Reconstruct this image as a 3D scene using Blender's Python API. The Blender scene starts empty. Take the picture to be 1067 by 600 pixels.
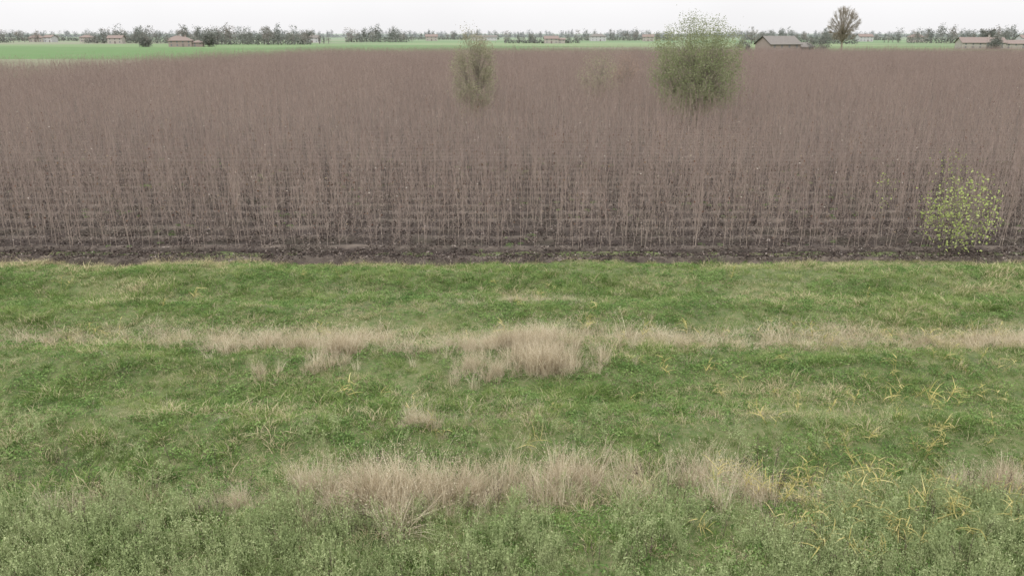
import bpy, math, random
import numpy as np
from mathutils import Vector
random.seed(5)
rng = np.random.default_rng(7)
scene = bpy.context.scene
COL = scene.collection

# ------------------------------------------------------------------ helpers
_tabs = {}
def vnoise(x, y, scale, seed=0):
    if seed not in _tabs:
        _tabs[seed] = np.random.default_rng(1000 + seed).random((256, 256))
    T = _tabs[seed]
    x = np.asarray(x, float) / scale + 500.0
    y = np.asarray(y, float) / scale + 500.0
    xi = np.floor(x).astype(int); yi = np.floor(y).astype(int)
    fx = x - xi; fy = y - yi
    fx = fx * fx * (3 - 2 * fx); fy = fy * fy * (3 - 2 * fy)
    a = T[xi % 256, yi % 256]; b = T[(xi + 1) % 256, yi % 256]
    c = T[xi % 256, (yi + 1) % 256]; d = T[(xi + 1) % 256, (yi + 1) % 256]
    return (a * (1 - fx) + b * fx) * (1 - fy) + (c * (1 - fx) + d * fx) * fy

def ground_z(x, y):
    x = np.asarray(x, float); y = np.asarray(y, float)
    z = 0.22 * (vnoise(x, y, 4.5, 1) - .5) + 0.15 * (vnoise(x, y, 1.1, 2) - .5) + 0.08 * (vnoise(x, y, .4, 3) - .5)
    z = z + 0.14 * np.sin(y * 1.35 + 1.2 * vnoise(x, y, 14, 4))
    fade = np.clip((37.0 - y) / 2.0, 0.15, 1)
    return z * fade

class MB:
    """mesh builder collecting numpy chunks"""
    def __init__(self):
        self.v = []; self.f = []; self.r = []; self.m = []; self.n = 0
    def add(self, verts, faces, rnd, mi=0):
        verts = np.asarray(verts, float).reshape(-1, 3)
        faces = np.asarray(faces, int)
        self.v.append(verts); self.f.append(faces + self.n)
        self.r.append(np.broadcast_to(np.asarray(rnd, float), (len(verts),)).copy())
        self.m.append(np.full(len(faces), mi, int)); self.n += len(verts)
    def mesh(self, name, mats, smooth=False):
        me = bpy.data.meshes.new(name)
        V = np.concatenate(self.v); R = np.concatenate(self.r)
        F = []
        for f in self.f: F += f.tolist()
        me.from_pydata(V.tolist(), [], F)
        at = me.attributes.new('rnd', 'FLOAT', 'POINT'); at.data.foreach_set('value', R.astype(np.float32))
        for m in mats: me.materials.append(m)
        me.polygons.foreach_set('material_index', np.concatenate(self.m).astype(np.int32))
        if smooth: me.polygons.foreach_set('use_smooth', np.ones(len(me.polygons), bool))
        me.update()
        return me

def add_obj(name, me, parent=None, loc=None):
    o = bpy.data.objects.new(name, me); COL.objects.link(o)
    if loc is not None: o.location = loc
    if parent: o.parent = parent
    return o

def strips(mb, base, az, h, lean, w, face, segs=2, droop=0.0, rnd=None, mi=0, power=1.7):
    base = np.asarray(base, float); N = len(base)
    t = np.linspace(0, 1, segs + 1)[None, :]
    h = h[:, None]; lean = lean[:, None]
    dr = np.asarray(droop, float)
    if dr.ndim == 0: dr = np.full(N, float(dr))
    dr = dr[:, None]
    px = base[:, 0:1] + np.cos(az)[:, None] * lean * h * t ** power
    py = base[:, 1:2] + np.sin(az)[:, None] * lean * h * t ** power
    pz = base[:, 2:3] + h * (t - dr * t ** 3)
    ww = w[:, None] * np.maximum((1 - t) ** 0.6, 0.12) * .5
    sx = np.cos(face)[:, None] * ww; sy = np.sin(face)[:, None] * ww
    V = np.zeros((N, segs + 1, 2, 3))
    V[:, :, 0, 0] = px - sx; V[:, :, 0, 1] = py - sy; V[:, :, 0, 2] = pz
    V[:, :, 1, 0] = px + sx; V[:, :, 1, 1] = py + sy; V[:, :, 1, 2] = pz
    idx = np.arange(N * (segs + 1) * 2).reshape(N, segs + 1, 2)
    F = np.stack([idx[:, :-1, 0], idx[:, :-1, 1], idx[:, 1:, 1], idx[:, 1:, 0]], -1).reshape(-1, 4)
    if rnd is None: rnd = rng.random(N)
    mb.add(V, F, np.repeat(rnd, (segs + 1) * 2), mi)
    return np.stack([px[:, -1], py[:, -1], pz[:, -1]], -1)

def tube(mb, pts, radii, sides=3, rnd=.5, mi=0):
    pts = np.asarray(pts, float); K = len(pts)
    d = pts[-1] - pts[0]; d /= (np.linalg.norm(d) + 1e-9)
    a = np.cross(d, [0.3, 1, 0.2]); a /= np.linalg.norm(a); b = np.cross(d, a)
    ang = np.arange(sides) * 2 * math.pi / sides + .4
    ring = np.cos(ang)[:, None] * a + np.sin(ang)[:, None] * b
    V = pts[:, None, :] + ring[None] * np.asarray(radii)[:, None, None]
    idx = np.arange(K * sides).reshape(K, sides)
    nx = np.roll(idx, -1, axis=1)
    F = np.stack([idx[:-1], nx[:-1], nx[1:], idx[1:]], -1).reshape(-1, 4)
    mb.add(V, F, rnd, mi)

def leaves(mb, P, size, aspect=.5, rnd=None, mi=0, flat=0.0):
    P = np.asarray(P, float); N = len(P)
    d = rng.normal(size=(N, 3)); d[:, 2] *= (1 - flat); d /= np.linalg.norm(d, axis=1)[:, None]
    e = rng.normal(size=(N, 3)); e[:, 2] *= (1 - flat); e = np.cross(d, e) if flat == 0 else e - (e * d).sum(1)[:, None] * d
    e /= np.linalg.norm(e, axis=1)[:, None]
    s = (np.asarray(size) * (0.6 + .8 * rng.random(N)))[:, None]
    V = np.stack([P - d * s * .5, P + e * s * .5 * aspect, P + d * s * .5, P - e * s * .5 * aspect], 1)
    F = np.arange(N * 4).reshape(N, 4)
    if rnd is None: rnd = rng.random(N)
    mb.add(V, F, np.repeat(rnd, 4), mi)

# ------------------------------------------------------------------ materials
def new_mat(name):
    m = bpy.data.materials.new(name); m.use_nodes = True
    nt = m.node_tree; nt.nodes.clear()
    return m, nt, nt.nodes, nt.links
def ramp(nd, stops):
    r = nd.new('ShaderNodeValToRGB'); cr = r.color_ramp
    while len(cr.elements) < len(stops): cr.elements.new(.5)
    for e, (p, c) in zip(cr.elements, stops):
        e.position = p; e.color = (*c, 1)
    return r
def mixc(nd, lk, fac, a, b, bt='MIX'):
    m = nd.new('ShaderNodeMix'); m.data_type = 'RGBA'; m.blend_type = bt
    for s, val in ((m.inputs[0], fac), (m.inputs[6], a), (m.inputs[7], b)):
        if hasattr(val, 'is_output'): lk.new(val, s)
        elif isinstance(val, (tuple, list)): s.default_value = (*val, 1)
        else: s.default_value = val
    return m.outputs[2]
def noise(nd, lk, scale, detail=3, vec=None, rough=.55):
    n = nd.new('ShaderNodeTexNoise'); n.inputs['Scale'].default_value = scale
    n.inputs['Detail'].default_value = detail; n.inputs['Roughness'].default_value = rough
    if vec is not None: lk.new(vec, n.inputs['Vector'])
    return n.outputs['Fac']
def mapr(nd, lk, val, a, b, c=0., d=1.):
    m = nd.new('ShaderNodeMapRange'); lk.new(val, m.inputs[0])
    m.inputs[1].default_value = a; m.inputs[2].default_value = b
    m.inputs[3].default_value = c; m.inputs[4].default_value = d
    return m.outputs[0]
def attr(nd, name, typ='GEOMETRY'):
    a = nd.new('ShaderNodeAttribute'); a.attribute_name = name; a.attribute_type = typ
    return a.outputs['Fac']
def finish(nt, color, rough=.8, trans=0.0, bump=None, bstr=.4, bdist=.05):
    nd, lk = nt.nodes, nt.links
    out = nd.new('ShaderNodeOutputMaterial')
    p = nd.new('ShaderNodeBsdfPrincipled'); p.inputs['Roughness'].default_value = rough
    p.inputs['Specular IOR Level'].default_value = .12
    if hasattr(color, 'is_output'): lk.new(color, p.inputs['Base Color'])
    else: p.inputs['Base Color'].default_value = (*color, 1)
    if bump is not None:
        b = nd.new('ShaderNodeBump'); b.inputs['Strength'].default_value = bstr; b.inputs['Distance'].default_value = bdist
        lk.new(bump, b.inputs['Height']); lk.new(b.outputs[0], p.inputs['Normal'])
    if trans > 0:
        t = nd.new('ShaderNodeBsdfTranslucent')
        if hasattr(color, 'is_output'): lk.new(color, t.inputs['Color'])
        else: t.inputs['Color'].default_value = (*color, 1)
        mx = nd.new('ShaderNodeMixShader'); mx.inputs[0].default_value = trans
        lk.new(p.outputs[0], mx.inputs[1]); lk.new(t.outputs[0], mx.inputs[2]); lk.new(mx.outputs[0], out.inputs[0])
    else:
        lk.new(p.outputs[0], out.inputs[0])

def foliage_mat(name, stops, dry=None, nscale=.5, trans=.25, dryattr=False, rweight=.5, inst=0.0, stretch=False):
    m, nt, nd, lk = new_mat(name)
    g = nd.new('ShaderNodeNewGeometry'); pos = g.outputs['Position']
    if stretch:
        mp = nd.new('ShaderNodeMapping'); mp.inputs['Scale'].default_value = (.35, 1, 1); lk.new(pos, mp.inputs[0]); pos = mp.outputs[0]
    n1 = noise(nd, lk, nscale, 6, pos, .65)
    r = attr(nd, 'rnd')
    mx = nd.new('ShaderNodeMix'); mx.data_type = 'FLOAT'; mx.inputs[0].default_value = rweight
    lk.new(mapr(nd, lk, n1, .32, .68), mx.inputs[2]); lk.new(r, mx.inputs[3])
    f0 = mx.outputs[0]
    if inst > 0:
        oi = nd.new('ShaderNodeObjectInfo')
        m2 = nd.new('ShaderNodeMix'); m2.data_type = 'FLOAT'; m2.inputs[0].default_value = inst
        lk.new(f0, m2.inputs[2]); lk.new(oi.outputs['Random'], m2.inputs[3]); f0 = m2.outputs[0]
        f0 = mapr(nd, lk, f0, .2, .8)
    rp = ramp(nd, stops); lk.new(f0, rp.inputs[0])
    c = rp.outputs[0]
    if dry is not None:
        if dryattr:
            tint = attr(nd, 'tint', 'INSTANCER')
            sub = nd.new('ShaderNodeMath'); sub.operation = 'GREATER_THAN'
            lk.new(tint, sub.inputs[0]); lk.new(r, sub.inputs[1])
            f = sub.outputs[0]
        else:
            f = mapr(nd, lk, r, .85, .9)
        c = mixc(nd, lk, f, c, dry)
    finish(nt, c, .8, trans)
    return m

M_grass = foliage_mat('grass_blades', [(0, (.046, .078, .020)), (.35, (.108, .168, .042)), (.7, (.185, .265, .075)), (1, (.31, .37, .14))],
                      dry=(.48, .42, .26), dryattr=True, nscale=.8, inst=.3, rweight=.4, stretch=True)
M_weed = foliage_mat('weed_leaves', [(0, (.07, .13, .038)), (.5, (.135, .22, .065)), (1, (.23, .32, .11))], nscale=.8, inst=.3)
M_pale = foliage_mat('pale_weed', [(0, (.18, .23, .10)), (.5, (.29, .35, .16)), (1, (.45, .48, .27))], nscale=1)
M_dry = foliage_mat('dry_grass', [(0, (.28, .225, .15)), (.45, (.49, .42, .30)), (.8, (.63, .555, .41)), (1, (.73, .665, .51))], nscale=.9, trans=.35, rweight=.65, inst=.25)
M_yel = foliage_mat('yellow_reed', [(0, (.25, .25, .08)), (.5, (.50, .43, .17)), (1, (.63, .55, .28))], nscale=2, trans=.3, rweight=.8)
M_dead = foliage_mat('dead_stalk', [(0, (.06, .045, .035)), (1, (.14, .105, .085))], nscale=2, trans=0)
M_litter = foliage_mat('leaf_litter_mat', [(0, (.026, .020, .018)), (.6, (.065, .05, .042)), (.82, (.14, .11, .09)), (1, (.45, .40, .36))], nscale=.8, trans=0, rweight=.8)

def sapling_mat():
    m, nt, nd, lk = new_mat('sapling_bark')
    tc = nd.new('ShaderNodeTexCoord'); sp = nd.new('ShaderNodeSeparateXYZ'); lk.new(tc.outputs['Object'], sp.inputs[0])
    h = mapr(nd, lk, sp.outputs[2], 0.2, 3.2)
    rp = ramp(nd, [(0, (.34, .29, .245)), (.4, (.265, .212, .178)), (1, (.212, .158, .135))]); lk.new(h, rp.inputs[0])
    g = nd.new('ShaderNodeNewGeometry')
    n1 = noise(nd, lk, .1, 5, g.outputs['Position'], .65)
    c = mixc(nd, lk, mapr(nd, lk, n1, .38, .62, 0, .65), rp.outputs[0], (.155, .118, .108))
    r = attr(nd, 'rnd')
    c = mixc(nd, lk, mapr(nd, lk, r, .2, 1, 0, .6), c, (.40, .325, .27))
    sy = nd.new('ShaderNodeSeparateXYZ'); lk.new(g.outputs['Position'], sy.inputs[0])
    c = mixc(nd, lk, mapr(nd, lk, sy.outputs[1], 90, 350, 0, .35), c, (.285, .236, .212))  # distance haze painted into the bark colour, growing with world y
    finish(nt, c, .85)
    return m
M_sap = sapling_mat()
M_sapleaf = foliage_mat('sapling_leaf', [(0, (.07, .03, .022)), (.5, (.16, .09, .06)), (.8, (.25, .20, .13)), (1, (.65, .62, .57))], nscale=.3, rweight=.85)

def bark_mat(name, c1, c2):
    m, nt, nd, lk = new_mat(name)
    g = nd.new('ShaderNodeNewGeometry')
    n1 = noise(nd, lk, 6, 5, g.outputs['Position'])
    rp = ramp(nd, [(.3, c1), (.7, c2)]); lk.new(n1, rp.inputs[0])
    finish(nt, rp.outputs[0], .9, bump=n1)
    return m
M_bark = bark_mat('bark', (.17, .15, .12), (.25, .22, .18))
M_barkfar = bark_mat('bark_far', (.17, .155, .15), (.22, .20, .19))  # far copy of the bark, greyed with painted haze

def meadow_mat():
    m, nt, nd, lk = new_mat('meadow_soil_grass')
    g = nd.new('ShaderNodeNewGeometry'); pos = g.outputs['Position']
    n1 = noise(nd, lk, .5, 5, pos); n2 = noise(nd, lk, 9, 6, pos, .7)
    rp = ramp(nd, [(.3, (.045, .075, .025)), (.5, (.075, .112, .036)), (.7, (.11, .128, .05))]); lk.new(n1, rp.inputs[0])
    c = mixc(nd, lk, mapr(nd, lk, n2, .4, .75), rp.outputs[0], (.17, .155, .09))
    finish(nt, c, .95, bump=n2, bstr=.6)
    return m
def soil_mat():
    m, nt, nd, lk = new_mat('plantation_soil_mat')
    g = nd.new('ShaderNodeNewGeometry'); pos = g.outputs['Position']
    n1 = noise(nd, lk, .35, 4, pos); n2 = noise(nd, lk, 12, 6, pos, .75)
    rp = ramp(nd, [(.3, (.032, .025, .022)), (.55, (.055, .044, .038)), (.75, (.095, .078, .067))]); lk.new(n2, rp.inputs[0])
    c = mixc(nd, lk, mapr(nd, lk, n1, .45, .75, 0, .4), rp.outputs[0], (.065, .065, .04))
    sy = nd.new('ShaderNodeSeparateXYZ'); lk.new(pos, sy.inputs[0])
    # cultivated rows: paler crumbly soil along each planting line, one every two metres
    s = nd.new('ShaderNodeMath'); s.operation = 'MULTIPLY_ADD'; lk.new(sy.outputs[1], s.inputs[0]); s.inputs[1].default_value = math.pi; s.inputs[2].default_value = -37.8 * math.pi
    co_ = nd.new('ShaderNodeMath'); co_.operation = 'COSINE'; lk.new(s.outputs[0], co_.inputs[0])
    n3 = noise(nd, lk, 1.2, 4, pos)
    md = nd.new('ShaderNodeMath'); md.operation = 'MULTIPLY'; lk.new(mapr(nd, lk, co_.outputs[0], -.1, .9, 0, 1), md.inputs[0]); lk.new(mapr(nd, lk, n3, .35, .65, .1, .9), md.inputs[1])
    c = mixc(nd, lk, md.outputs[0], c, (.145, .12, .10))
    finish(nt, c, .95, bump=n2, bstr=.8)
    return m
def field_mat():
    m, nt, nd, lk = new_mat('far_fields')
    g = nd.new('ShaderNodeNewGeometry'); pos = g.outputs['Position']
    mp = nd.new('ShaderNodeMapping'); mp.inputs['Scale'].default_value = (.0028, .0075, 0); mp.inputs['Rotation'].default_value = (0, 0, .12)
    lk.new(pos, mp.inputs[0])
    vo = nd.new('ShaderNodeTexVoronoi'); vo.inputs['Scale'].default_value = 1; lk.new(mp.outputs[0], vo.inputs['Vector'])
    sp = nd.new('ShaderNodeSeparateColor'); lk.new(vo.outputs['Color'], sp.inputs[0])
    rp = ramp(nd, [(0, (.09, .165, .06)), (.3, (.125, .195, .08)), (.55, (.155, .21, .10)), (.72, (.125, .18, .085)), (.85, (.175, .185, .12)), (1, (.20, .18, .13))])
    rp.color_ramp.interpolation = 'CONSTANT'; lk.new(sp.outputs[0], rp.inputs[0])
    n2 = noise(nd, lk, .05, 5, pos)
    c = mixc(nd, lk, mapr(nd, lk, n2, .3, .7, 0, .3), rp.outputs[0], (.16, .19, .11))
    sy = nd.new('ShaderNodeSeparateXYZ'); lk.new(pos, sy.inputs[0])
    c = mixc(nd, lk, mapr(nd, lk, sy.outputs[1], 500, 2600, 0, .8), c, (.26, .29, .26))  # aerial haze put into the field colour towards the horizon
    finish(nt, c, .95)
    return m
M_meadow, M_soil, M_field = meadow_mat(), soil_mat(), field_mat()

# ------------------------------------------------------------------ world + sun
w = bpy.data.worlds.new('World'); scene.world = w; w.use_nodes = True
nt = w.node_tree; nd, lk = nt.nodes, nt.links; nd.clear()
sky = nd.new('ShaderNodeTexSky'); sky.sky_type = 'NISHITA'; sky.sun_disc = False
SUN_EL, SUN_ROT = math.radians(38), math.radians(200)
sky.sun_elevation = SUN_EL; sky.sun_rotation = SUN_ROT; sky.air_density = 1; sky.dust_density = 4
hs = nd.new('ShaderNodeHueSaturation'); hs.inputs['Saturation'].default_value = .2; lk.new(sky.outputs[0], hs.inputs['Color'])
# overcast cloud layer: CIE overcast luminance, zenith three times the horizon
tc = nd.new('ShaderNodeTexCoord'); sp = nd.new('ShaderNodeSeparateXYZ'); lk.new(tc.outputs['Generated'], sp.inputs[0])
gr = mapr(nd, lk, sp.outputs[2], 0, 1, 10.0, 29)
cn = noise(nd, lk, 3, 4, tc.outputs['Generated'])
mu = nd.new('ShaderNodeMath'); mu.operation = 'MULTIPLY'; lk.new(gr, mu.inputs[0]); lk.new(mapr(nd, lk, cn, .3, .7, .97, 1.05), mu.inputs[1])
cl = nd.new('ShaderNodeVectorMath'); cl.operation = 'SCALE'; cl.inputs[0].default_value = (.995, .985, .995); lk.new(mu.outputs[0], cl.inputs['Scale'])
cc = mixc(nd, lk, .9, hs.outputs[0], cl.outputs[0])
bg = nd.new('ShaderNodeBackground'); bg.inputs[1].default_value = .1; lk.new(cc, bg.inputs[0])
ow = nd.new('ShaderNodeOutputWorld'); lk.new(bg.outputs[0], ow.inputs[0])
sl = bpy.data.lights.new('sun', 'SUN'); sl.energy = 1.2; sl.angle = math.radians(15); sl.color = (1, .96, .90)
so = bpy.data.objects.new('sun', sl); COL.objects.link(so)
so.rotation_euler = (math.radians(90) - SUN_EL, 0, math.radians(180) - SUN_ROT)
so.location = (0, -20, 60)

# ------------------------------------------------------------------ camera
cam = bpy.data.cameras.new('camera'); cam.sensor_width = 36; cam.lens = 28.24; cam.clip_end = 20000; cam.clip_start = .1
co = bpy.data.objects.new('camera', cam); COL.objects.link(co)
co.location = (0, 0, 10); co.rotation_euler = (math.radians(90 - 17.6), 0, 0)
scene.camera = co
scene.view_settings.view_transform = 'Standard'; scene.view_settings.look = 'None'; scene.view_settings.exposure = 0

# ------------------------------------------------------------------ ground
def grid(name, x0, x1, y0, y1, dx, dy, mat, zf):
    xs = np.linspace(x0, x1, int((x1 - x0) / dx) + 1); ys = np.linspace(y0, y1, int((y1 - y0) / dy) + 1)
    X, Y = np.meshgrid(xs, ys); Z = zf(X, Y)
    V = np.stack([X, Y, Z], -1).reshape(-1, 3)
    idx = np.arange(len(V)).reshape(X.shape)
    F = np.stack([idx[:-1, :-1], idx[:-1, 1:], idx[1:, 1:], idx[1:, :-1]], -1).reshape(-1, 4)
    mb = MB(); mb.add(V, F, 0.5)
    return add_obj(name, mb.mesh(name, [mat], True))
me = bpy.data.meshes.new('ground')
S = 9000
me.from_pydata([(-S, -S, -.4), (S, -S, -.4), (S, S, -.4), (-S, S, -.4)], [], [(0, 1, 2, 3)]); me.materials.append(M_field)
add_obj('ground', me)
def edge_y(x): return 35.6 + 0.7 * (vnoise(x, x * 0, 6, 8) - .5) + .6 * (vnoise(x, x * 0, .9, 9) - .5)
grid('meadow', -90, 90, -30, 37.2, .3, .3, M_meadow, ground_z)
def soil_z(x, y):
    z = .05 + .06 * np.cos((y - 37.8) * math.pi) + .10 * (vnoise(x, y, .5, 11) - .5) + .12 * (vnoise(x, y, 2.5, 12) - .5)
    return np.where(y < edge_y(x), -.35, z)
grid('plantation_soil', -90, 90, 35, 90, .25, .25, M_soil, soil_z)
me = bpy.data.meshes.new('plantation_floor')
me.from_pydata([(-150, 36.5, -.22), (300, 36.5, -.22), (300, 372, -.22), (-83, 372, -.22)], [], [(0, 1, 2, 3)]); me.materials.append(M_soil)
add_obj('plantation_floor', me)

# ------------------------------------------------------------------ instancing through geometry nodes
def scatter(name, protos, P, rot, scl, idx, tint=None):
    coll = bpy.data.collections.new(name + '_parts')
    for i, m in enumerate(protos):
        o = bpy.data.objects.new('%s_part_%02d' % (name, i), m); coll.objects.link(o)
    N = len(P)
    me = bpy.data.meshes.new(name); me.vertices.add(N)
    me.vertices.foreach_set('co', np.asarray(P, np.float32).ravel())
    a = me.attributes.new('rot', 'FLOAT_VECTOR', 'POINT'); a.data.foreach_set('vector', np.asarray(rot, np.float32).ravel())
    a = me.attributes.new('scl', 'FLOAT_VECTOR', 'POINT'); a.data.foreach_set('vector', np.asarray(scl, np.float32).ravel())
    a = me.attributes.new('idx', 'INT', 'POINT'); a.data.foreach_set('value', np.asarray(idx, np.int32))
    a = me.attributes.new('tint', 'FLOAT', 'POINT'); a.data.foreach_set('value', np.asarray(tint if tint is not None else np.zeros(N), np.float32))
    o = add_obj(name, me)
    g = bpy.data.node_groups.new(name + '_scatter', 'GeometryNodeTree')
    g.interface.new_socket('Geometry', in_out='INPUT', socket_type='NodeSocketGeometry')
    g.interface.new_socket('Geometry', in_out='OUTPUT', socket_type='NodeSocketGeometry')
    n = g.nodes; l = g.links
    gi = n.new('NodeGroupInput'); go = n.new('NodeGroupOutput')
    ci = n.new('GeometryNodeCollectionInfo'); ci.inputs['Collection'].default_value = coll
    ci.inputs['Separate Children'].default_value = True; ci.inputs['Reset Children'].default_value = True
    ip = n.new('GeometryNodeInstanceOnPoints'); ip.inputs['Pick Instance'].default_value = True
    def na(nm, t):
        q = n.new('GeometryNodeInputNamedAttribute'); q.data_type = t; q.inputs['Name'].default_value = nm
        return [s for s in q.outputs if s.enabled and s.name == 'Attribute'][0]
    l.new(gi.outputs[0], ip.inputs['Points']); l.new(ci.outputs[0], ip.inputs['Instance'])
    l.new(na('idx', 'INT'), ip.inputs['Instance Index']); l.new(na('rot', 'FLOAT_VECTOR'), ip.inputs['Rotation'])
    l.new(na('scl', 'FLOAT_VECTOR'), ip.inputs['Scale']); l.new(ip.outputs[0], go.inputs[0])
    md = o.modifiers.new('scatter', 'NODES'); md.node_group = g
    return o
def rz(N, tilt=.0):
    r = np.zeros((N, 3)); r[:, 2] = rng.random(N) * 6.283
    r[:, 0] = rng.normal(size=N) * tilt; r[:, 1] = rng.normal(size=N) * tilt
    return r
def s3(s, zmul=1.0):
    s = np.asarray(s); return np.stack([s, s, s * zmul], -1)
def trapezoid(N, y0, y1, k=.68, m=4):
    y = rng.random(N * 3) * (y1 - y0) + y0; x = (rng.random(N * 3) * 2 - 1) * (k * y1 + m)
    ok = np.abs(x) < k * y + m
    return x[ok][:N], y[ok][:N]

# --- green grass
def grass_tuft(n, R, h0, h1, w):
    mb = MB(); a = rng.random(n) * 6.283; r = R * np.sqrt(rng.random(n))
    base = np.stack([r * np.cos(a), r * np.sin(a), np.full(n, -.03)], -1)
    strips(mb, base, a + rng.normal(size=n) * .8, h0 + (h1 - h0) * rng.random(n), .3 + .9 * rng.random(n), w * (.6 + .8 * rng.random(n)), rng.random(n) * 6.283, 2, .35)
    return mb.mesh('grass_tuft', [M_grass])
tufts = [grass_tuft(22, .17, .06, .16, .013) for _ in range(5)] + [grass_tuft(22, .12, .14, .34, .011) for _ in range(3)]
x, y = trapezoid(50000, 10.5, 36.4)
ok = y < edge_y(x) + .45 * rng.random(len(x)); x, y = x[ok], y[ok]
N = len(x)
cl = vnoise(x, y, .5, 21) * .6 + vnoise(x * .4, y, 1.2, 22) * .4
scale = .42 + 1.8 * cl ** 2.1 * (.5 + .9 * rng.random(N))
drym = .07 + 1.0 * np.clip(vnoise(x * .25, y, .8, 23) - .52, 0, 1) + .7 * np.clip(vnoise(x * .6, y, 1.8, 24) - .58, 0, 1)
drym += .55 * np.exp(-((y - 25.8) / 1.1) ** 2) * (.35 + .65 * vnoise(x, y, 3, 25)) + .5 * np.clip((y - 34.2) / 1.3, 0, 1) * vnoise(x, y, 1.5, 26) + .25 * np.exp(-((y - 16.2) / 1.2) ** 2) * np.exp(-((x + .3) / 6) ** 2)
drym += .6 * np.clip((-x - 8) / 10, 0, 1) * np.clip((y - 34.3) / 1.0, 0, 1)
drym += .3 * (rng.random(N) < .12)
scatter('grass', tufts, np.stack([x, y, ground_z(x, y)], -1), rz(N, .15), s3(scale), rng.integers(0, 8, N), drym)

# --- broad leaf ground weeds
def weed(n, R, H, ls, mat):
    mb = MB(); a = rng.random(n) * 6.283; r = R * np.sqrt(rng.random(n))
    P = np.stack([r * np.cos(a), r * np.sin(a), H * rng.random(n) * (1 - .5 * (r / R) ** 2)], -1)
    leaves(mb, P, ls, .6, flat=.4)
    return mb.mesh('weed', [mat])
weeds = [weed(50, .2, .14, .05, M_weed) for _ in range(4)]
x, y = trapezoid(14000, 10.5, 35.2)
ok = vnoise(x * .5, y, 1.3, 31) + .45 * rng.random(len(x)) > .62; x, y = x[ok], y[ok]; N = len(x)
scatter('clover_weeds', weeds, np.stack([x, y, ground_z(x, y)], -1), rz(N, .1), s3(.6 + .8 * rng.random(N)), rng.integers(0, 4, N))

# --- pale feathery weeds near the bank
def pale(n):
    mb = MB()
    for i in range(n):
        a = random.random() * 6.28; r = .16 * random.random(); h = .25 + .35 * random.random(); la = random.random() * 6.28
        p0 = np.array([r * math.cos(a), r * math.sin(a), -.03]); tip = p0 + np.array([.2 * h * math.cos(la), .2 * h * math.sin(la), h])
        tube(mb, [p0, (p0 + tip) / 2, tip], [.004, .003, .002], 3, random.random())
        k = 16; t = .25 + .75 * rng.random(k)
        P = p0 + (tip - p0) * t[:, None] + rng.normal(size=(k, 3)) * .028 * (1.3 - t)[:, None] * 1.6
        leaves(mb, P, .036, .4)
    return mb.mesh('pale_weed', [M_pale])
pales = [pale(9) for _ in range(4)]
x, y = trapezoid(10000, 10.5, 19.5)
pr = np.clip((17.2 - y) / 3.2, 0, 1) * .9 + .08
ok = rng.random(len(x)) < pr * np.clip(vnoise(x, y, 1.5, 41) * 2.4 - .5, 0, 1); x, y = x[ok], y[ok]; N = len(x)
scatter('flowering_weeds', pales, np.stack([x, y, ground_z(x, y)], -1), rz(N, .15), s3(.45 + 1.0 * rng.random(N) ** 1.7), rng.integers(0, 4, N))

# --- dry tall grass
def dry_tuft(n, R, h0, h1, lean):
    mb = MB(); a = rng.random(n) * 6.283; r = R * np.sqrt(rng.random(n))
    base = np.stack([r * np.cos(a), r * np.sin(a), np.full(n, -.03)], -1)
    rn = rng.random(n)
    H = h0 + (h1 - h0) * rng.random(n) ** 1.3
    tips = strips(mb, base, a + rng.normal(size=n) * .9, H, lean * (.2 + 1.3 * rng.random(n)), .0085 * (.6 + .8 * rng.random(n)), rng.random(n) * 6.283, 3, .15, rnd=rn)
    k = n // 3
    P = (tips[:k, None, :] + rng.normal(size=(k, 5, 3)) * np.array([.018, .018, .07]) - np.array([0, 0, .07])).reshape(-1, 3)
    leaves(mb, P, .032, .3, rnd=.3 + .7 * rng.random(len(P)))
    m = n // 3
    strips(mb, base[:m] * 1.5, rng.random(m) * 6.283, h0 * .5 + .2 * rng.random(m), 1 + 1.2 * rng.random(m), np.full(m, .010), rng.random(m) * 6.283, 3, .6, rnd=rng.random(m))
    return mb.mesh('dry_tuft', [M_dry])
drys = [dry_tuft(44, .18, .35, 1.15, .48) for _ in range(5)] + [dry_tuft(30, .17, .2, .65, .7) for _ in range(4)]
PX, PY, SC, ID = [], [], [], []
def dry_patch(cx, cy, rx, ry, n, s, small=False, pw=1.0, uni=False):
    a = rng.random(n) * 6.283; r = np.abs(rng.normal(size=n)) * .55
    xx = cx + rx * r * np.cos(a) + rng.normal(size=n) * .1; yy = cy + ry * r * np.sin(a)
    if uni:
        xx = cx + rx * (rng.random(n) * 2 - 1); yy = cy + ry * rng.normal(size=n) * .6 + .3 * np.sin(xx * .7); r = np.abs(rng.normal(size=n)) * .3
    keep = (r < 1.7) & (vnoise(xx, yy, .8, 55) + .35 * rng.random(n) > .37)
    xx, yy, r = xx[keep], yy[keep], r[keep]; n = len(xx)
    PX.extend(xx); PY.extend(yy); SC.extend(s * (.4 + .85 * rng.random(n)) * (.75 + .5 * vnoise(xx, yy, 1.2, 56)) * (1.15 - .4 * np.minimum(r, 1.3)))
    ID.extend(rng.integers(5, 9, n) if small else rng.integers(0, 5, n))
dry_patch(-3.1, 15.4, 1.7, .7, 130, 1.05)
dry_patch(-1.2, 16.2, 3.9, .7, 210, .95, uni=True)
dry_patch(-2.4, 14.4, .4, .35, 16, 1.15)
dry_patch(3.4, 16.3, 2.4, .8, 110, .8, uni=True)
dry_patch(0, 15.6, 5.0, .9, 110, .7, True, uni=True)
dry_patch(11.4, 16.4, 1.8, 1.0, 80, .8)
dry_patch(-9.3, 15.0, 1.8, 1.0, 46, .65)
dry_patch(-6, 15.5, 2.5, 1.2, 36, .65)
dry_patch(7, 15.7, 3.5, 1.3, 70, .65, True)
dry_patch(.6, 23.4, 2.4, .6, 160, .85, uni=True)
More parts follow.
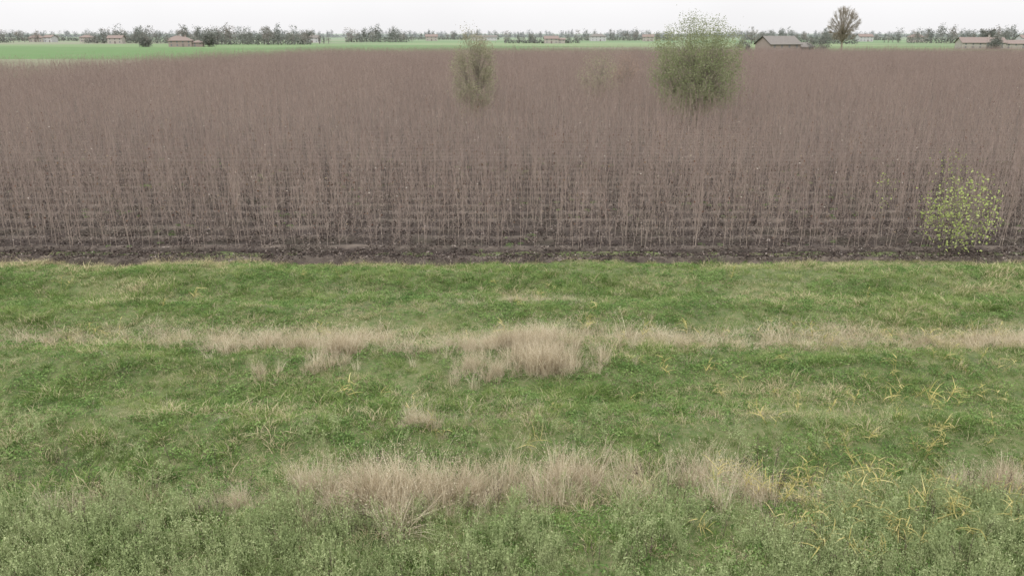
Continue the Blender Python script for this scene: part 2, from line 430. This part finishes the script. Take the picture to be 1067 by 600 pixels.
dry_patch(1.0, 23.0, 1.9, .5, 70, .8)
dry_patch(-.2, 24.7, 4.4, .9, 190, .8)
dry_patch(-4.2, 25.3, 6, 1.0, 380, .9, True, uni=True)
dry_patch(-7, 25.0, 4, .8, 60, .65)
dry_patch(-13.5, 25.8, 5.5, .9, 220, .8, True, uni=True)
dry_patch(6, 25.8, 6, .9, 340, .9, True, uni=True)
dry_patch(14.5, 25.7, 5, .9, 240, .9, True, uni=True)
dry_patch(18.3, 25.3, 2.7, .9, 130, .85)
dry_patch(-5.9, 23.2, .9, .5, 24, .85)
dry_patch(-5.6, 24.2, 1.4, .6, 34, .8)
dry_patch(-7.8, 22.9, .8, .5, 14, .6)
dry_patch(-2.5, 19.2, 1.0, .6, 24, .75)
dry_patch(0, 30, 26, 4.5, 380, .5, True)
dry_patch(0, 20, 18, 6, 360, .48, True)
x = np.array(PX); y = np.array(PY); N = len(x)
scatter('dry_grass_clump', drys, np.stack([x, y, ground_z(x, y)], -1), rz(N, .18), s3(SC), np.array(ID))

# --- yellow reeds
def reed():
    mb = MB()
    for i in range(2):
        a = random.random() * 6.28; h = .4 + .35 * random.random()
        p0 = np.array([.08 * math.cos(a), .08 * math.sin(a), -.03]); tip = p0 + np.array([.4 * h * math.cos(a), .4 * h * math.sin(a), h])
        tube(mb, [p0, (p0 + tip) / 2, tip], [.005, .004, .002], 3, .3)
        k = 6; t = .2 + .8 * rng.random(k); B = p0 + (tip - p0) * t[:, None]
        strips(mb, B, rng.random(k) * 6.283, .10 + .14 * rng.random(k), 1.2 + 1.3 * rng.random(k), .020 + .010 * rng.random(k), rng.random(k) * 6.283, 4, .9, power=1.0)
    return mb.mesh('reed', [M_yel])
reeds = [reed() for _ in range(6)]
PX, PY = [], []
for cx, cy, rx, ry, n in [(8.3, 15.3, 2.6, 1.6, 60), (6, 16.8, 2, 1.0, 14), (10.5, 17.8, 3, 1.2, 18), (9, 20, 5, 1.5, 16), (13, 22.5, 4, 1.5, 18), (14, 25.8, 5, .8, 20), (6.5, 22.5, 3, 1, 6), (-12, 26, 6, .8, 5), (0, 30.5, 18, 2.5, 14), (-3, 20.5, 7, 2, 6), (3, 25.9, 6, .8, 9)]:
    PX.extend(cx + rx * rng.normal(size=n) * .65); PY.extend(cy + ry * (rng.random(n) * 2 - 1))
x = np.array(PX); y = np.array(PY); N = len(x)
scatter('yellow_reeds', reeds, np.stack([x, y, ground_z(x, y)], -1), rz(N, .3), s3(.5 + .75 * rng.random(N)), rng.integers(0, 6, N))

# --- dark dead stalks
def stalk():
    mb = MB()
    for i in range(3):
        a = random.random() * 6.28; h = .5 + .5 * random.random()
        p0 = np.array([.1 * math.cos(a), .1 * math.sin(a), 0]); tip = p0 + np.array([.15 * h * math.cos(a), .15 * h * math.sin(a), h])
        tube(mb, [p0, (p0 + tip) / 2, tip], [.006, .005, .003], 3, .3)
        P = p0 + (tip - p0) * (.6 + .4 * rng.random(12))[:, None] + rng.normal(size=(12, 3)) * .02
        leaves(mb, P, .04, .5)
    return mb.mesh('stalk', [M_dead])
x, y = trapezoid(170, 11, 17.5); N = len(x)
scatter('dead_stalks', [stalk() for _ in range(4)], np.stack([x, y, ground_z(x, y)], -1), rz(N, .1), s3(.5 + .5 * rng.random(N)), rng.integers(0, 4, N))

# ------------------------------------------------------------------ leaf litter
def litter(n):
    mb = MB(); P = np.stack([rng.random(n) * 1.4 - .7, rng.random(n) * 1.1 - .55, .02 + .07 * rng.random(n)], -1)
    leaves(mb, P, .085, .8, rnd=rng.random(n) ** 1.2, flat=.75)
    return mb.mesh('litter', [M_litter])
gx, gy = np.meshgrid(np.arange(-48, 48, 1.05), np.concatenate([[35.7, 36.2, 36.6], np.arange(36.8, 64, 2.0), np.arange(37.6, 64, 2)])); gx = gx.ravel() + .3 * rng.normal(size=gx.size); gy = gy.ravel() + .2 * rng.normal(size=gy.size)
ok = (np.abs(gx) < .68 * gy + 5) & (gy > edge_y(gx) + .05); gx, gy = gx[ok], gy[ok]; N = len(gx)
rl = np.zeros((N, 3)); rl[:, 2] = rng.integers(0, 2, N) * math.pi + rng.normal(size=N) * .3
scatter('fallen_leaves', [litter(100) for _ in range(4)], np.stack([gx, gy, soil_z(gx, gy)], -1), rl, s3(.9 + .3 * rng.random(N)), rng.integers(0, 4, N))
# low weeds between the rows
x = rng.random(1500) * 90 - 45; y = 37 + 30 * rng.random(1500)
ok = vnoise(x, y, 3, 52) > .62; x, y = x[ok], y[ok]; N = len(x)
scatter('undergrowth', weeds, np.stack([x, y, soil_z(x, y) + .02], -1), rz(N), s3(.5 + .6 * rng.random(N)), rng.integers(0, 4, N))

# ------------------------------------------------------------------ poplar sapling plantation
def build_sapling(mb, ox, oy, H, ntw, rs, rt, nleaf, sides=3):
    b = rng.normal(size=2) * .26
    t = np.array([0, .35, .7, 1.0]); r1 = random.random() * .9
    pts = np.stack([ox + b[0] * t ** 2 * H * .35, oy + b[1] * t ** 2 * H * .35, H * t - .1], -1)
    pts[1:3, :2] += rng.normal(size=(2, 2)) * .045
    tube(mb, pts, [rs, rs * .8, rs * .5, rs * .25], sides, r1)
    LP = []
    for i in range(ntw):
        tt = .12 + .86 * (i + random.random()) / ntw
        k = np.array([np.interp(tt, t, pts[:, j]) for j in range(3)])
        a = random.random() * 6.283; L = (.3 + .7 * random.random()) * (1.15 - tt) * 1.2 + .12
        if tt < .4: L *= .75
        sp = .25 + .5 * random.random()
        e = k + np.array([math.cos(a) * sp * L, math.sin(a) * sp * L, L * .85]); mid = (k + e) / 2 + np.array([math.cos(a), math.sin(a), 0]) * L * .08
        tube(mb, [k, mid, e], [rt, rt * .7, rt * .4], 3, random.random())
        LP.append(e)
    if nleaf:
        LP = np.array(LP); j = rng.integers(0, len(LP), nleaf)
        leaves(mb, LP[j] - np.array([0, 0, .1]) + rng.normal(size=(nleaf, 3)) * .06, .09, .8, mi=1)
saps = []
for i in range(16):
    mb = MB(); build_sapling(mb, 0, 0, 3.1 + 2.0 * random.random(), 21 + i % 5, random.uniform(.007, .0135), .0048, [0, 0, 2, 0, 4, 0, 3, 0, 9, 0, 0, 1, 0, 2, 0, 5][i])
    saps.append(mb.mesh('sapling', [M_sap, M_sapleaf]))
X, Y = [], []
for r in range(20):
    yy = 37.8 + 2 * r; hw = .66 * yy + 7
    xs = np.arange(-hw, hw, .28); xs = xs + rng.normal(size=len(xs)) * .16
    xs = xs[rng.random(len(xs)) > .04 + .22 * (vnoise(xs, xs * 0 + yy, 1.6, 64) > .68)]
    X.extend(xs); Y.extend(yy + rng.normal(size=len(xs)) * .2)
x = np.array(X); y = np.array(Y); N = len(x)
hs_ = .78 + .36 * vnoise(x, y, 5, 61) + .15 * rng.normal(size=N)
hs_ = hs_ * np.where(rng.random(N) < .14, .55, 1)
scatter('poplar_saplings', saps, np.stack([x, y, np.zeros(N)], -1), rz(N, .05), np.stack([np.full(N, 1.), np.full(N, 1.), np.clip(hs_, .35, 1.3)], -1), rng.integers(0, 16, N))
# the rest of the plantation: blocks of six by six metres
tiles = []
for i in range(12):
    mb = MB(); far = i >= 6
    for r in range(3):
        for c in range(16):
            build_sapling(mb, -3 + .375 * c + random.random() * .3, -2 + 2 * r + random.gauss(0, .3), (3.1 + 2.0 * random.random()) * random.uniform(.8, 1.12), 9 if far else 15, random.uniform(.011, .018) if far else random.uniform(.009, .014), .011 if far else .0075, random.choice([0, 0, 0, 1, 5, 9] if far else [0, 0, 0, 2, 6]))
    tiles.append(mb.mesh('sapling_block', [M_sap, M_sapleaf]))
gx, gy = np.meshgrid(np.arange(-160, 290, 6.), np.arange(79.8, 370, 6.)); gx, gy = gx.ravel(), gy.ravel()
ok = (np.abs(gx) < .68 * gy + 12) & (gx > -119 + (gy - 193) * .2); gx, gy = gx[ok], gy[ok]; N = len(gx)
rr = np.zeros((N, 3)); rr[:, 2] = rng.integers(0, 2, N) * math.pi
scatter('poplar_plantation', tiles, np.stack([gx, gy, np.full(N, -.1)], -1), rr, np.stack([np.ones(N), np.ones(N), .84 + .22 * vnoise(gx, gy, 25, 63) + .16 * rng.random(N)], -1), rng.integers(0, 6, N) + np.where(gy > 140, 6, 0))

# ------------------------------------------------------------------ trees
def make_tree(name, loc, H, R, cb, nclump, lpc, ls, lmat, bmat, aspect=.35, limbs=14, top=1.0, trunk_r=.22, spread=.5, up=0.0, tw=1.0):
    par = bpy.data.objects.new(name, None); COL.objects.link(par); par.location = loc
    tb = MB(); lb = MB()
    th = cb + .15 * H
    tube(tb, [(0, 0, -.3), (.05, 0, th * .5), (.1, .05, th)], [trunk_r * 1.2, trunk_r, trunk_r * .8], 8, .5)
    cz = (H + cb) / 2; hz = (H - cb) / 2
    C = []
    while len(C) < nclump:
        p = rng.random(3) * 2 - 1
        rr_ = np.linalg.norm(p)
        if rr_ > 1 or random.random() > rr_ ** .8 + .15: continue
        s = 1 + .3 * (vnoise(math.atan2(p[1], p[0]) * 2, p[2] * 2, .8, 71) - .5)
        C.append((p[0] * R * s, p[1] * R * s, cz + p[2] * hz * s))
    C = np.array(C)
    lim = C[rng.choice(len(C), min(limbs, len(C)), replace=False)]
    for e in lim:
        s = np.array([.1, .05, th * random.uniform(.6, 1)]); m = (s + e) / 2 + np.array([0, 0, .12 * H * random.random()]) + rng.normal(size=3) * .1
        tube(tb, [s, m, e], [trunk_r * .35, trunk_r * .18, .012], 5, .5)
    for e in C:
        j = np.argmin(((lim - e) ** 2).sum(1)); s = np.array([.1, .05, th]) * .5 + lim[j] * .5
        tube(tb, [s, (s + e) / 2 + np.array([0, 0, .1]), e], [.022 * tw, .014 * tw, .008 * tw], 3, .5)
    for e in C:
        k = int(lpc * random.uniform(.5, 1.5)); sz = spread * random.uniform(.6, 1.3)
        P = e + rng.normal(size=(k, 3)) * sz * np.array([1, 1, 1.2])
        if up > 0: P[:, 2] += up * rng.random(k)
        P[:, 2] = np.maximum(P[:, 2], .1)
        leaves(lb, P, ls, aspect, rnd=np.clip(random.random() * .6 + .4 * rng.random(k), 0, 1))
    add_obj('trunk_and_limbs', tb.mesh('limbs', [bmat], True), par)
    add_obj('foliage', lb.mesh('foliage', [lmat]), par)
    return par
M_willow = foliage_mat('willow_leaves', [(0, (.15, .175, .085)), (.5, (.23, .26, .135)), (1, (.33, .35, .20))], nscale=.5, rweight=.7, trans=.35)
M_yellowg = foliage_mat('yellowing_leaves', [(0, (.21, .205, .135)), (.5, (.29, .28, .185)), (1, (.37, .35, .235))], nscale=.5, rweight=.7, trans=.35)
M_orange = foliage_mat('rusty_leaves', [(0, (.24, .175, .135)), (1, (.34, .26, .20))], nscale=.5, rweight=.7)
M_lime = foliage_mat('lime_leaves', [(0, (.19, .23, .07)), (.5, (.32, .38, .13)), (1, (.46, .50, .21))], nscale=2, rweight=.8)
make_tree('willow_tree', (20.6, 92, 0), 11.4, 5.0, .6, 580, 55, .18, M_willow, M_bark, aspect=.4, spread=.42, limbs=24, up=.2)
make_tree('young_willow_tree', (-4.2, 92, 0), 10.0, 2.4, .6, 220, 60, .17, M_yellowg, M_bark, aspect=.38, spread=.38, limbs=14, trunk_r=.07, up=.2)
make_tree('young_willow_tree', (12.6, 122, 0), 7.6, 2.8, .6, 110, 36, .19, M_yellowg, M_bark, aspect=.35, spread=.5, limbs=12, trunk_r=.07)
make_tree('rusty_shrub', (18.4, 135, 0), 7.2, 2.4, .6, 80, 32, .20, M_orange, M_bark, aspect=.35, spread=.5, limbs=10, trunk_r=.07)
make_tree('leafy_poplar_shrub', (21.2, 37.3, 0), 3.7, 1.6, .1, 110, 12, .11, M_lime, M_bark, aspect=.75, spread=.32, limbs=16, trunk_r=.022, tw=.45)
make_tree('leafy_poplar_shrub', (18.8, 40.2, 0), 3.4, .5, 1.6, 12, 6, .09, M_lime, M_bark, aspect=.75, spread=.2, limbs=5, trunk_r=.02, tw=.5)
make_tree('leafy_poplar_shrub', (22.4, 41.0, 0), 4.6, .8, 2.0, 16, 7, .09, M_lime, M_bark, aspect=.75, spread=.3, limbs=5, trunk_r=.02, tw=.5)

# bare round tree on the far side
def bare_tree(name, loc, H, bmat):
    par = bpy.data.objects.new(name, None); COL.objects.link(par); par.location = loc
    tb = MB(); tw = MB()
    cz, R, hz = H * .62, H * .34, H * .38
    tube(tb, [(0, 0, -.5), (.1, 0, H * .15), (0, .1, H * .36), (0, 0, H * .6)], [.5, .42, .34, .15], 8, .5)
    for i in range(170):
        a = random.random() * 6.283; u = random.uniform(-.85, 1); rr_ = math.sqrt(max(0, 1 - u * u)) * R * random.uniform(.7, 1.0)
        e = np.array([rr_ * math.cos(a), rr_ * math.sin(a), cz + u * hz * .93]); s = np.array([0, 0, H * random.uniform(.25, .5)])
        m = s * .45 + e * .55 + np.array([0, 0, .6]); tube(tb, [s, m, e], [.09, .06, .035], 4, .5)
        for j in range(24):
            t = random.uniform(.45, 1.0); q = m * (1 - t) + e * t
            d = rng.normal(size=3); d += (e - s) / np.linalg.norm(e - s) * .9 + np.array([0, 0, .4]); d /= np.linalg.norm(d)
            tube(tw, [q, q + d * random.uniform(.6, 1.6)], [.035, .02], 3, random.random())
    add_obj('trunk_and_limbs', tb.mesh('limbs', [bmat], True), par); add_obj('twigs', tw.mesh('twigs', [bmat]), par)
bare_tree('bare_tree', (154, 392, -.4), 22.5, bark_mat('bare_bark', (.19, .165, .125), (.27, .235, .18)))

# distant lines of trees
M_far = foliage_mat('distant_foliage', [(0, (.125, .14, .125)), (.35, (.15, .162, .145)), (.6, (.18, .18, .165)), (.8, (.22, .195, .175)), (1, (.235, .235, .19))], nscale=.01, trans=.1, rweight=.9)  # grey-green base colours with distance haze painted in
M_vfar = foliage_mat('hazy_foliage', [(0, (.24, .26, .27)), (1, (.30, .305, .30))], nscale=.01, trans=.1, rweight=.9)  # farthest tree lines: stronger haze painted into the leaf colour
def tree_line(name, x0, x1, D, h0, h1, dens=.16, dd=40):
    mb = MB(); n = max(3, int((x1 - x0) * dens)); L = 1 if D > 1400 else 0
    for i in range(n):
        x = random.uniform(x0, x1); y = D + random.uniform(-dd, dd); H = random.uniform(h0, h1) * random.choice([.4, .5, .65, .8, 1]); c = random.random()
        W = H * random.choice([.16, .3, .36, .42])
        tube(mb, [(x, y, -.4), (x, y, H * .6)], [.35, .15], 4, .0, 1)
        k = 30
        cen = rng.normal(size=(k, 3)); cen /= np.linalg.norm(cen, axis=1)[:, None]; cen *= (rng.random(k) ** .4)[:, None]
        cen = cen * np.array([W, W, H * .44]) + np.array([x, y, H * .50])
        P = (cen[:, None, :] + rng.normal(size=(k, 12, 3)) * H * .055).reshape(-1, 3)
        leaves(mb, P, H * .055, .6, rnd=np.clip(c * .8 + .2 * rng.random(len(P)), 0, 1))
    # hedge at the foot
    k = int((x1 - x0) * 16); P = np.stack([rng.random(k) * (x1 - x0) + x0, D - dd + rng.random(k) * 6, rng.random(k) * h0 * .3], -1)
    leaves(mb, P, 1.2, .7, rnd=.1 + .5 * rng.random(k))
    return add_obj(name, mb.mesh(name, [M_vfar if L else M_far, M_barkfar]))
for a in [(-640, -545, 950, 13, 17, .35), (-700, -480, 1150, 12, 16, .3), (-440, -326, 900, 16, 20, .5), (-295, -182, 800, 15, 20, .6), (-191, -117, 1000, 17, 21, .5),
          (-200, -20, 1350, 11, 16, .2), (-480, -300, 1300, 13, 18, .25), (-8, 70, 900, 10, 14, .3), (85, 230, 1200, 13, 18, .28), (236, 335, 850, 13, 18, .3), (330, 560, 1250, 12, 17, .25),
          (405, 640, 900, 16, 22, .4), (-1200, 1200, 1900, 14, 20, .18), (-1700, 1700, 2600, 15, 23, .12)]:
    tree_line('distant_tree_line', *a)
make_tree('shrub_clump', (146, 398, -.4), 9.5, 5, .5, 60, 40, .5, M_far, M_barkfar, aspect=.6, spread=.8)
make_tree('shrub_clump', (110, 398, -.4), 7.5, 3.5, .3, 40, 40, .5, M_far, M_barkfar, aspect=.6, spread=.7)
make_tree('garden_tree', (345, 610, -.4), 13, 5, 2, 60, 60, .8, M_far, M_barkfar, aspect=.6, spread=.8)
make_tree('garden_tree', (318, 552, -.4), 8, 4, .5, 50, 40, .7, M_far, M_barkfar, aspect=.6, spread=1.1)
make_tree('garden_tree', (-236, 655, -.4), 10, 5, 1, 60, 50, .8, M_far, M_barkfar, aspect=.6, spread=1.2)
make_tree('garden_tree', (-284, 650, -.4), 8, 4, 1, 50, 50, .8, M_far, M_barkfar, aspect=.6, spread=1.2)

# ------------------------------------------------------------------ buildings
def plain(name, c1, c2, sc=1.5):
    m, nt, nd, lk = new_mat(name); g = nd.new('ShaderNodeNewGeometry')
    n1 = noise(nd, lk, sc, 5, g.outputs['Position'], .7); rp = ramp(nd, [(.3, c1), (.7, c2)]); lk.new(n1, rp.inputs[0])
    finish(nt, rp.outputs[0], .85); return m
M_roof = plain('clay_roof', (.18, .145, .13), (.235, .19, .172)); M_roofg = plain('grey_roof', (.15, .14, .13), (.20, .185, .17))  # roof, wall, window and door colours are paled to paint in distance haze
M_w1 = plain('plaster_cream', (.32, .30, .27), (.38, .355, .32)); M_w2 = plain('brick_wall', (.24, .20, .18), (.30, .25, .225)); M_w3 = plain('plaster_white', (.38, .38, .38), (.46, .46, .45))
M_glass = plain('window_dark', (.14, .15, .16), (.18, .19, .20)); M_door = plain('door_wood', (.15, .13, .12), (.2, .17, .16))
def box(mb, c, s):
    c = np.array(c); s = np.array(s) / 2
    V = [c + s * np.array(k) for k in [(-1, -1, -1), (1, -1, -1), (1, 1, -1), (-1, 1, -1), (-1, -1, 1), (1, -1, 1), (1, 1, 1), (-1, 1, 1)]]
    mb.add(V, [(0, 3, 2, 1), (4, 5, 6, 7), (0, 1, 5, 4), (1, 2, 6, 5), (2, 3, 7, 6), (3, 0, 4, 7)], .5)
def house(name, loc, W, Dp, eave, ridge, wall, roof, rot=0., hip=0.0, floors=2, wing=None, chimney=True):
    par = bpy.data.objects.new(name, None); COL.objects.link(par); par.location = loc; par.rotation_euler = (0, 0, rot)
    vols = [(0, 0, W, Dp, eave, ridge)]
    if wing: vols.append(((W + wing[0]) / 2 + .003, 0, wing[0], Dp * .8, wing[1], wing[2]))
    wl, rf, wn = MB(), MB(), MB()
    for (cx, cy, w_, d_, ev, rg) in vols:
        a, b = w_ / 2, d_ / 2
        V = [(cx - a, cy - b, -.5), (cx + a, cy - b, -.5), (cx + a, cy + b, -.5), (cx - a, cy + b, -.5), (cx - a, cy - b, ev), (cx + a, cy - b, ev), (cx + a, cy + b, ev), (cx - a, cy + b, ev)]
        wl.add(V, [(0, 1, 5, 4), (1, 2, 6, 5), (2, 3, 7, 6), (3, 0, 4, 7)], .5)
        hp = hip * b
        if hip == 0:
            wl.add([(cx - a, cy - b, ev), (cx - a, cy + b, ev), (cx - a, cy, rg - .1), (cx + a, cy - b, ev), (cx + a, cy + b, ev), (cx + a, cy, rg - .1)], [(0, 1, 2), (3, 4, 5)], .5)
        o = .7
        R1, R2 = (cx - a - (o if hip == 0 else -hp), cy, rg), (cx + a + (o if hip == 0 else -hp), cy, rg)
        E = [(cx - a - o, cy - b - o, ev - .15), (cx + a + o, cy - b - o, ev - .15), (cx + a + o, cy + b + o, ev - .15), (cx - a - o, cy + b + o, ev - .15)]
        Vr = E + [R1, R2]; low = [(p[0], p[1], p[2] - .25) for p in Vr]
        rf.add(Vr + low, [(0, 1, 5, 4), (2, 3, 4, 5), (6, 10, 11, 7), (8, 11, 10, 9), (0, 6, 7, 1), (2, 8, 9, 3)], .5)
        if hip: rf.add([E[1], E[2], R2, E[3], E[0], R1], [(0, 1, 2), (3, 4, 5)], .5)
        nw = max(2, int(w_ / 4.2)); fh = ev / floors
        for fl in range(floors):
            for i in range(nw):
                xx = cx - a + w_ * (i + .5) / nw
                if fl == 0 and i == nw // 2: continue
                box(wn, (xx, cy - b - .01, fl * fh + fh * .55), (1.0, .12, 1.3)); box(wn, (xx, cy + b + .01, fl * fh + fh * .55), (1.0, .12, 1.3))
    add_obj('walls', wl.mesh('walls', [wall]), par); add_obj('roof', rf.mesh('roof', [roof]), par); add_obj('windows', wn.mesh('windows', [M_glass]), par)
    db = MB(); nw = max(2, int(W / 4.2)); box(db, (-W / 2 + W * (nw // 2 + .5) / nw, -Dp / 2 - .02, 1.1), (1.5, .14, 2.4)); add_obj('door', db.mesh('door', [M_door]), par)
    if chimney:
        cb = MB(); box(cb, (W * .2, Dp * .12, ridge + .2), (.9, .9, 2.0)); box(cb, (W * .2, Dp * .12, ridge + 1.3), (1.2, 1.2, .2)); add_obj('chimney', cb.mesh('chimney', [wall]), par)
Z = -.4
house('barn', (128, 404, Z), 17, 12, 5.4, 9.0, M_w2, M_roofg, rot=.35, wing=(9, 4.0, 6.0), chimney=False)
house('long_farmhouse', (318, 570, Z), 28, 12, 4.2, 7.6, M_w1, M_roof, rot=-.1, wing=(14, 3.6, 5.8))
house('farmhouse', (-258, 655, Z), 17, 11, 4.8, 7.5, M_w2, M_roof, rot=.2, hip=.9, wing=(8, 3.4, 5))
house('farmhouse', (-565, 1000, Z), 15, 10, 5, 8, M_w1, M_roof, rot=.2, hip=.9)
house('farmhouse', (-538, 980, Z), 12, 9, 5.5, 8, M_w3, M_roof, rot=-.3)
house('farmhouse', (-500, 990, Z), 14, 10, 5.5, 8, M_w1, M_roof, rot=.1, hip=.9)
house('farmhouse', (-400, 850, Z), 14, 10, 5.5, 8, M_w1, M_roof, rot=.1)
house('farmhouse', (-300, 755, Z), 12, 9, 5.5, 8, M_w3, M_roof, rot=-.1, hip=.9)
house('farmhouse', (-222, 940, Z), 14, 9, 5.2, 8, M_w3, M_roofg, rot=-.1)
house('farmhouse', (-110, 1150, Z), 16, 10, 5.5, 8.5, M_w1, M_roof, rot=.1)
house('warehouse', (-40, 1200, Z), 36, 18, 5, 7, M_w3, M_roofg, rot=.05, floors=1, chimney=False)
house('farmhouse', (40, 860, Z), 14, 9, 4.8, 7.5, M_w1, M_roof, rot=.05, wing=(7, 4, 5.5))
house('farmhouse', (112, 1100, Z), 20, 11, 6, 9, M_w3, M_roofg, rot=.1, hip=.9)
house('farmhouse', (175, 1080, Z), 14, 10, 5.5, 8.5, M_w1, M_roof, rot=-.2)
house('farmhouse', (440, 1050, Z), 18, 10, 6, 9, M_w3, M_roof, rot=.1)
house('farmhouse', (480, 1000, Z), 16, 10, 6, 9, M_w1, M_roof, rot=-.1, hip=.9)
house('farmhouse', (520, 850, Z), 16, 10, 5.5, 8.5, M_w3, M_roof, rot=.1)
